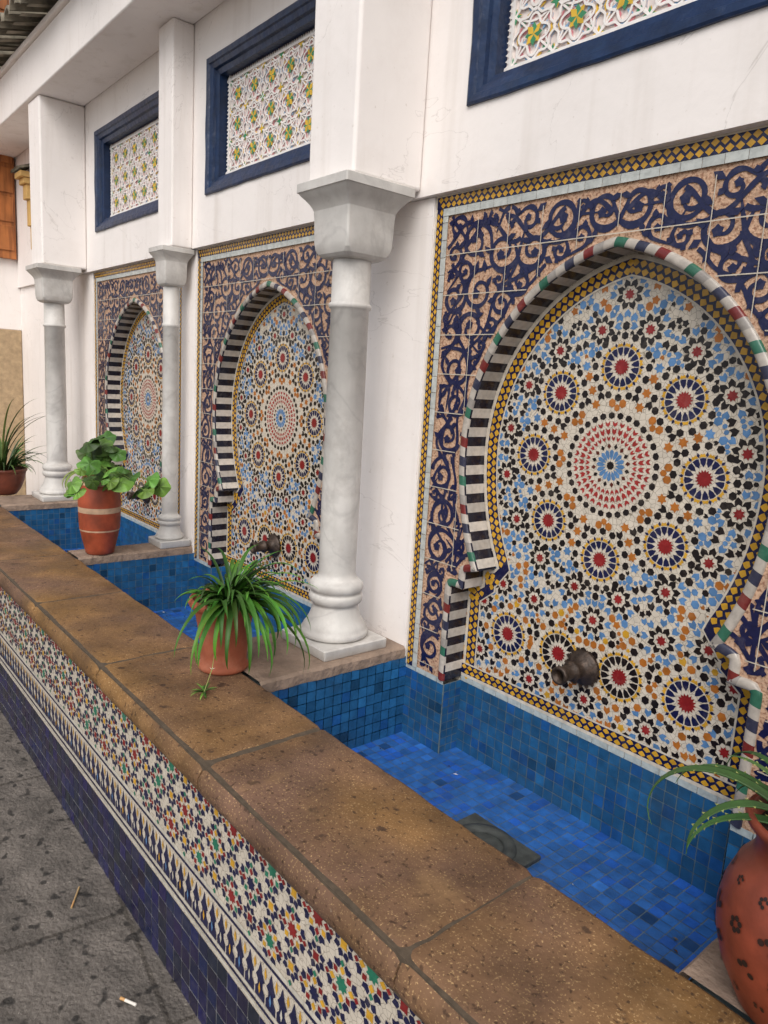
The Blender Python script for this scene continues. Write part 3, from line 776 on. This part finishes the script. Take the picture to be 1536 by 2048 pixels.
e=empty('clay_vase_plant',(-3.375,-.450,ZL+.003))
def vcol(a,b):
    return (160,74,46) if a not in (5,9,14) else (200,168,138)
q=PM(); prof=[(0,0),(.060,0),(.066,.006),(.070,.02),(.082,.06),(.090,.09),(.0925,.096),(.0935,.11),(.0965,.15),(.0965,.16),(.097,.18),(.097,.20),(.094,.23),(.088,.255),(.0875,.262),(.078,.285),(.070,.296),(.078,.302),(.083,.312),(.080,.322),(.070,.323),(.064,.315),(.060,.29),(0,.29)]
lathe(q,[(r*.96,z*1.24) for r,z in prof],seg=48,colf=vcol); link('vase',q.mesh('vase',M['terra_g'],True),e)
q=PM()
def roundleaf(pm,c,nrm,az,r,col):
    nrm=Vector(nrm).normalized(); t=Vector((math.cos(az),math.sin(az),.0)); t=(t-nrm*t.dot(nrm)).normalized(); b=nrm.cross(t)
    c=Vector(c); rows=[[c]*25]
    for j in (1,2,3,4):
        row=[]
        for k in range(25):
            a=2*PI*k/24; rr=r*j/4*(1+.10*math.cos(5*a)*(j/4))*(1-.35*math.exp(-((a-PI)/.35)**2)*(j/4))
            row.append(c+t*rr*math.cos(a)+b*rr*math.sin(a)-nrm*(rr*rr/r*.35)+nrm*(.14*r*math.cos(5*a)*j/4))
        rows.append(row)
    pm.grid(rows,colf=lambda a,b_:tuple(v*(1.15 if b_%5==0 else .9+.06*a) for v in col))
def stem(pm,a,b,r=.0025,col=(100,130,56),sag=.0):
    a,b=Vector(a),Vector(b); rows=[]
    for i in range(9):
        t=i/8; c=a.lerp(b,t)+Vector((0,0,sag*math.sin(t*PI))); rows.append([c+Vector((math.cos(k)*r,math.sin(k)*r,0)) for k in (0,1.57,3.14,4.71)])
    pm.grid(rows,col,closed=True)
for i in range(48):
    if i%3: az=random.uniform(-.8,.9); d=random.uniform(.04,.32)
    else: az=random.uniform(0,2*PI); d=random.uniform(.02,.07)
    h=.395+random.uniform(-.05,.15)*(1 if d<.16 else .6)-max(0,d-.12)*.4
    c=(d*math.cos(az),d*math.sin(az),h)
    stem(q,(random.uniform(-.03,.03),random.uniform(-.03,.03),.37),c,sag=.03)
    roundleaf(q,c,(random.uniform(-.3,.9),random.uniform(-1.1,.2),random.uniform(.4,1)),az,random.uniform(.022,.054),g((72,106,44),.35))
for i in range(4): leafstrap(q,(random.uniform(-.03,.05),-.05,.38),-1.6+random.uniform(-.4,.4),.16,.02,.2,2.6,g((104,124,58)),n=10)
link('leaves',q.mesh('leaves',M['leaf'],True),e)
e=empty('potted_aloe',(-.292,-.505,ZL+.003))
q=PM()
prof=[(0,0),(.062,0),(.068,.008),(.078,.03),(.092,.06),(.102,.10),(.104,.13),(.100,.16),(.088,.195),(.074,.215),(.070,.23),(.074,.25),(.086,.262),(.088,.27),(.084,.276),(.078,.272),(.070,.255),(0,.25)]
prof=[(r*1.14,z*1.08) for r,z in prof]
lathe(q,prof,seg=56,col=(134,62,42))
def rad(z):
    for (r0,z0),(r1,z1) in zip(prof,prof[1:]):
        if z0<=z<=z1 and r0>.01: return r0+(r1-r0)*(z-z0)/max(1e-6,z1-z0)
    return .1
for k in range(15):
    for zc in (.055,.105,.155,.205):
        aa=2*PI*k/15+(.2 if zc in(.105,.205) else 0)+random.uniform(-.06,.06); S_=random.uniform(.8,1.1)*(1 if zc in(.105,.155) else .6)
        for m in range(6):
            pa_=2*PI*m/6+k; blob=[]; rn=random.random()*.0008
            for t in range(8):
                b=2*PI*t/8; dz=(.0095*math.sin(pa_)+.0048*math.sin(b))*S_; du=(.0095*math.cos(pa_)+.0048*math.cos(b))*S_; zz=zc+dz; rr=rad(zz)+.0012+rn; an=aa+du/rad(zc)
                blob.append((rr*math.cos(an),rr*math.sin(an),zz))
            if random.random()<.72: q.face(blob,(36,24,22))
link('pot',q.mesh('pot',M['terra_g'],True),e)
q=PM(); lathe(q,[(.085,.276),(0,.280)]); link('soil',q.mesh('soil',M['soil']),e)
q=PM()
def aloe(az,L_,w,el,droop,col):
    p_=Vector((.02*math.cos(az),.02*math.sin(az),.278)); e_=el; rows=[]; n_=22
    for i in range(n_+1):
        t=i/n_; d=Vector((math.cos(az)*math.cos(e_),math.sin(az)*math.cos(e_),math.sin(e_))); side=Vector((-math.sin(az),math.cos(az),0))
        up=side.cross(d)*-1
        ww=w*(1-t**1.6)*.5+.0006
        rows.append([p_+side*ww*math.cos(a)+up*ww*.6*(math.sin(a) if math.sin(a)<0 else math.sin(a)*-.15) for a in [2*PI*k/10 for k in range(10)]])
        if i%2==0 and 0<i<n_-2:
            for s_ in (1,-1):
                b=p_+side*s_*ww; q.face([b-d*.0022,b+d*.0022,b+side*s_*.005+d*.002],(150,156,90))
        p_=p_+d*(L_/n_); e_-=droop/n_*(.35+1.3*t)
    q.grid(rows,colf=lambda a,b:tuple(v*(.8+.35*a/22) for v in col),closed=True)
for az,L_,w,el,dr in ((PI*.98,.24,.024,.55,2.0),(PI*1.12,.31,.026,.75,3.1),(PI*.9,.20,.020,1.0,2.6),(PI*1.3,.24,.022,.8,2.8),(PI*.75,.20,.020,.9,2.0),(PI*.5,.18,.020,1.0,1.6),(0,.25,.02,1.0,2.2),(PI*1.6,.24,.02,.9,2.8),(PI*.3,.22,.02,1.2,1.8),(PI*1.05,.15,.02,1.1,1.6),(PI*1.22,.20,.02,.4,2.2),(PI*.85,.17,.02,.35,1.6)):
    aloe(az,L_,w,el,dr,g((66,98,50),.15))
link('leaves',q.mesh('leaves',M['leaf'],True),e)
e=empty('potted_dracaena_bowl',(-5.17,-.46,ZL+.003))
q=PM(); lathe(q,[(0,0),(.075,0),(.085,.01),(.105,.04),(.125,.09),(.133,.13),(.138,.15),(.145,.156),(.145,.168),(.135,.17),(.128,.15),(0,.15)],seg=40,col=(116,60,44)); link('bowl',q.mesh('bowl',M['terra_g'],True),e)
q=PM()
for i in range(110):
    az=random.uniform(0,2*PI); leafstrap(q,(.05*math.cos(az),.05*math.sin(az),.155),az,random.uniform(.14,.32),random.uniform(.012,.022),random.uniform(.5,1.4),random.uniform(.8,2.4),g((60,92,42)),n=9)
for i in range(6):
    leafstrap(q,(0,0,.16),random.uniform(-1,1)+.2,random.uniform(.45,.65),.014,random.uniform(1.2,1.5),random.uniform(1.2,2.0),g((90,108,56)),n=14)
link('leaves',q.mesh('leaves',M['leaf'],True),e)
e=empty('drain_cover',(-1.10,-.275,ZF+.004))
q=PM(); q.box(-.115,.115,-.115,.115,0,.012); link('plate',q.mesh('plate',M['iron']),e,bevel=.002)
q=PM(); lathe(q,[(.055,.012),(.055,.020),(.072,.022),(.086,.020),(.088,.0125)],cx=.0,cy=.02,seg=40); link('ring',q.mesh('ring',M['iron'],True),e)
q=PM()
for i in range(90):
    bxx=random.choice(BAYS[:3]); x=bxx+(random.uniform(-.6,.6) if i%2 else -.6+abs(random.gauss(0,.12))); y=random.uniform(-.54,-.03); s_=random.uniform(.003,.009); a=random.uniform(0,6.28)
    q.face([(x+s_*math.cos(a),y+s_*math.sin(a),ZF+.005),(x-s_*.4*math.sin(a),y+s_*.4*math.cos(a),ZF+.0065),(x-s_*math.cos(a),y-s_*math.sin(a),ZF+.005),(x+s_*.4*math.sin(a),y-s_*.4*math.cos(a),ZF+.0075)],random.choice(((70,50,36),(96,84,60),(40,34,30),(60,54,44),(210,206,200))))
link('fallen_leaves',q.mesh('fallen_leaves',M['stucco']))
# ------------------------------------------------------------------ street and neighbour building
q=PM()
q.face([(-250,-250,0),(250,-250,0),(250,YF+.05,0),(-250,YF+.05,0)]); q.face([(-250,YF+.05,0),(250,YF+.05,0),(250,250,0),(-250,250,0)])
link('street_pavement',q.mesh('street_pavement',M['ground']))
def butt(name,x,y,a,L_,r,col):
    q=PM(); d=Vector((math.cos(a),math.sin(a),0));s_=Vector((-math.sin(a),math.cos(a),0)); rows=[]
    for t in (0,.3,.301,1): rows.append([Vector((x,y,r+.001))+d*L_*t+s_*r*math.cos(k*PI/4)+Vector((0,0,r*math.sin(k*PI/4))) for k in range(8)])
    q.grid(rows,closed=True,colf=lambda a,b:(196,150,96) if a==0 else col); q.face(rows[0],col);q.face(rows[-1],col)
    link(name,q.mesh(name,M['stucco'],True))
butt('cigarette_butt',-1.62,-1.0,.5,.05,.004,(226,220,210))
butt('wooden_stick',-2.02,-1.0,2.6,.09,.003,(170,142,100))
e=empty('street_drain_cap',(-2.35,-1.30,.003))
q=PM(); q.box(-.06,.06,-.045,.045,0,.008); link('plate',q.mesh('plate',M['iron']),e,bevel=.003)
q=PM(); q.box(-.045,.045,-.03,.03,.0082,.011); link('lid',q.mesh('lid',M['joint']),e,bevel=.001)
nb=empty('neighbour_building')
bx_('white_wall',(XL-.4,XL,-3.2,.5,1.83,5.0),M['plaster'],nb,0)
bx_('stone_base',(XL-.4,XL+.012,-3.2,-.0125,0,1.828),M['beige'],nb,.01)
bx_('wooden_shutter',(XL+.002,XL+.05,-1.2,-.045,2.36,4.4),M['wood'],nb,.004)
for i in range(9): bx_('shutter_slat',(XL+.051,XL+.062,-1.15,-.06,2.42+i*.21,2.60+i*.21),M['wood'],nb,.004)
hd=empty('wall_corbel_hood',(-6.0,-.012,-.10))  # ornamental corbel bracket under a small tiled hood, holds no lantern
q=PM(); q.box(-.08,.08,-.11,0,2.98,3.02); q.box(-.065,.065,-.085,-.001,2.94,2.979); q.box(-.045,.045,-.065,-.001,2.84,2.939); q.box(-.03,.03,-.045,-.001,2.66,2.839); q.box(-.018,.018,-.028,-.001,2.50,2.659)
link('bracket',q.mesh('bracket',mat('ochre_plaster',base=(206,168,104),rough=.8)),hd,bevel=.006)
q=PM()
for i in range(5):
    x=-.08+i*.04
    q.grid([[(x+.021*math.cos(PI*k/8),yy,zz+.021*math.sin(PI*k/8)) for k in range(9)] for yy,zz in ((-.13,3.02),(0,3.07))])
link('hood_tiles',q.mesh('hood_tiles',M['rooftile'],True),hd)
# ------------------------------------------------------------------ light
w=bpy.data.worlds.new('World'); scene.world=w; w.use_nodes=True; nt=w.node_tree
bg=nt.nodes['Background']; sk=nt.nodes.new('ShaderNodeTexSky'); sk.sky_type='NISHITA'; sk.sun_disc=False
sv=Vector((.55,-.62,.85)).normalized()
sk.sun_elevation=math.asin(sv.z); sk.sun_rotation=math.atan2(sv.x,sv.y); sk.dust_density=3; sk.air_density=1.0
hs=nt.nodes.new('ShaderNodeHueSaturation'); hs.inputs['Saturation'].default_value=.4
nt.links.new(sk.outputs[0],hs.inputs['Color']); nt.links.new(hs.outputs[0],bg.inputs['Color']); bg.inputs['Strength'].default_value=.15
ld=bpy.data.lights.new('sun','SUN'); ld.energy=2.0; ld.angle=math.radians(50); ld.color=(1,.95,.90)
lo=bpy.data.objects.new('sun',ld); scene.collection.objects.link(lo); lo.rotation_euler=sv.to_track_quat('Z','Y').to_euler()
# ------------------------------------------------------------------ camera
f,th,ph_,ro,D=1457.292,.703,.177,.060,1.586
fwv=Vector((-math.cos(th)*math.cos(ph_),math.sin(th)*math.cos(ph_),-math.sin(ph_)))
rtv=Vector((math.sin(th),math.cos(th),0)); up=rtv.cross(fwv)
r2=rtv*math.cos(ro)+up*math.sin(ro); u2=-rtv*math.sin(ro)+up*math.cos(ro)
cd=bpy.data.cameras.new('camera'); cam=bpy.data.objects.new('camera',cd); scene.collection.objects.link(cam)
cd.sensor_fit='VERTICAL'; cd.sensor_height=36; cd.lens=f/2048*36; cd.clip_start=.02; cd.clip_end=600
cam.matrix_world=Matrix((( r2.x,u2.x,-fwv.x,0),(r2.y,u2.y,-fwv.y,-D),(r2.z,u2.z,-fwv.z,1.6),(0,0,0,1)))
scene.camera=cam
scene.view_settings.view_transform='Standard'; scene.view_settings.look='None'; scene.view_settings.exposure=0
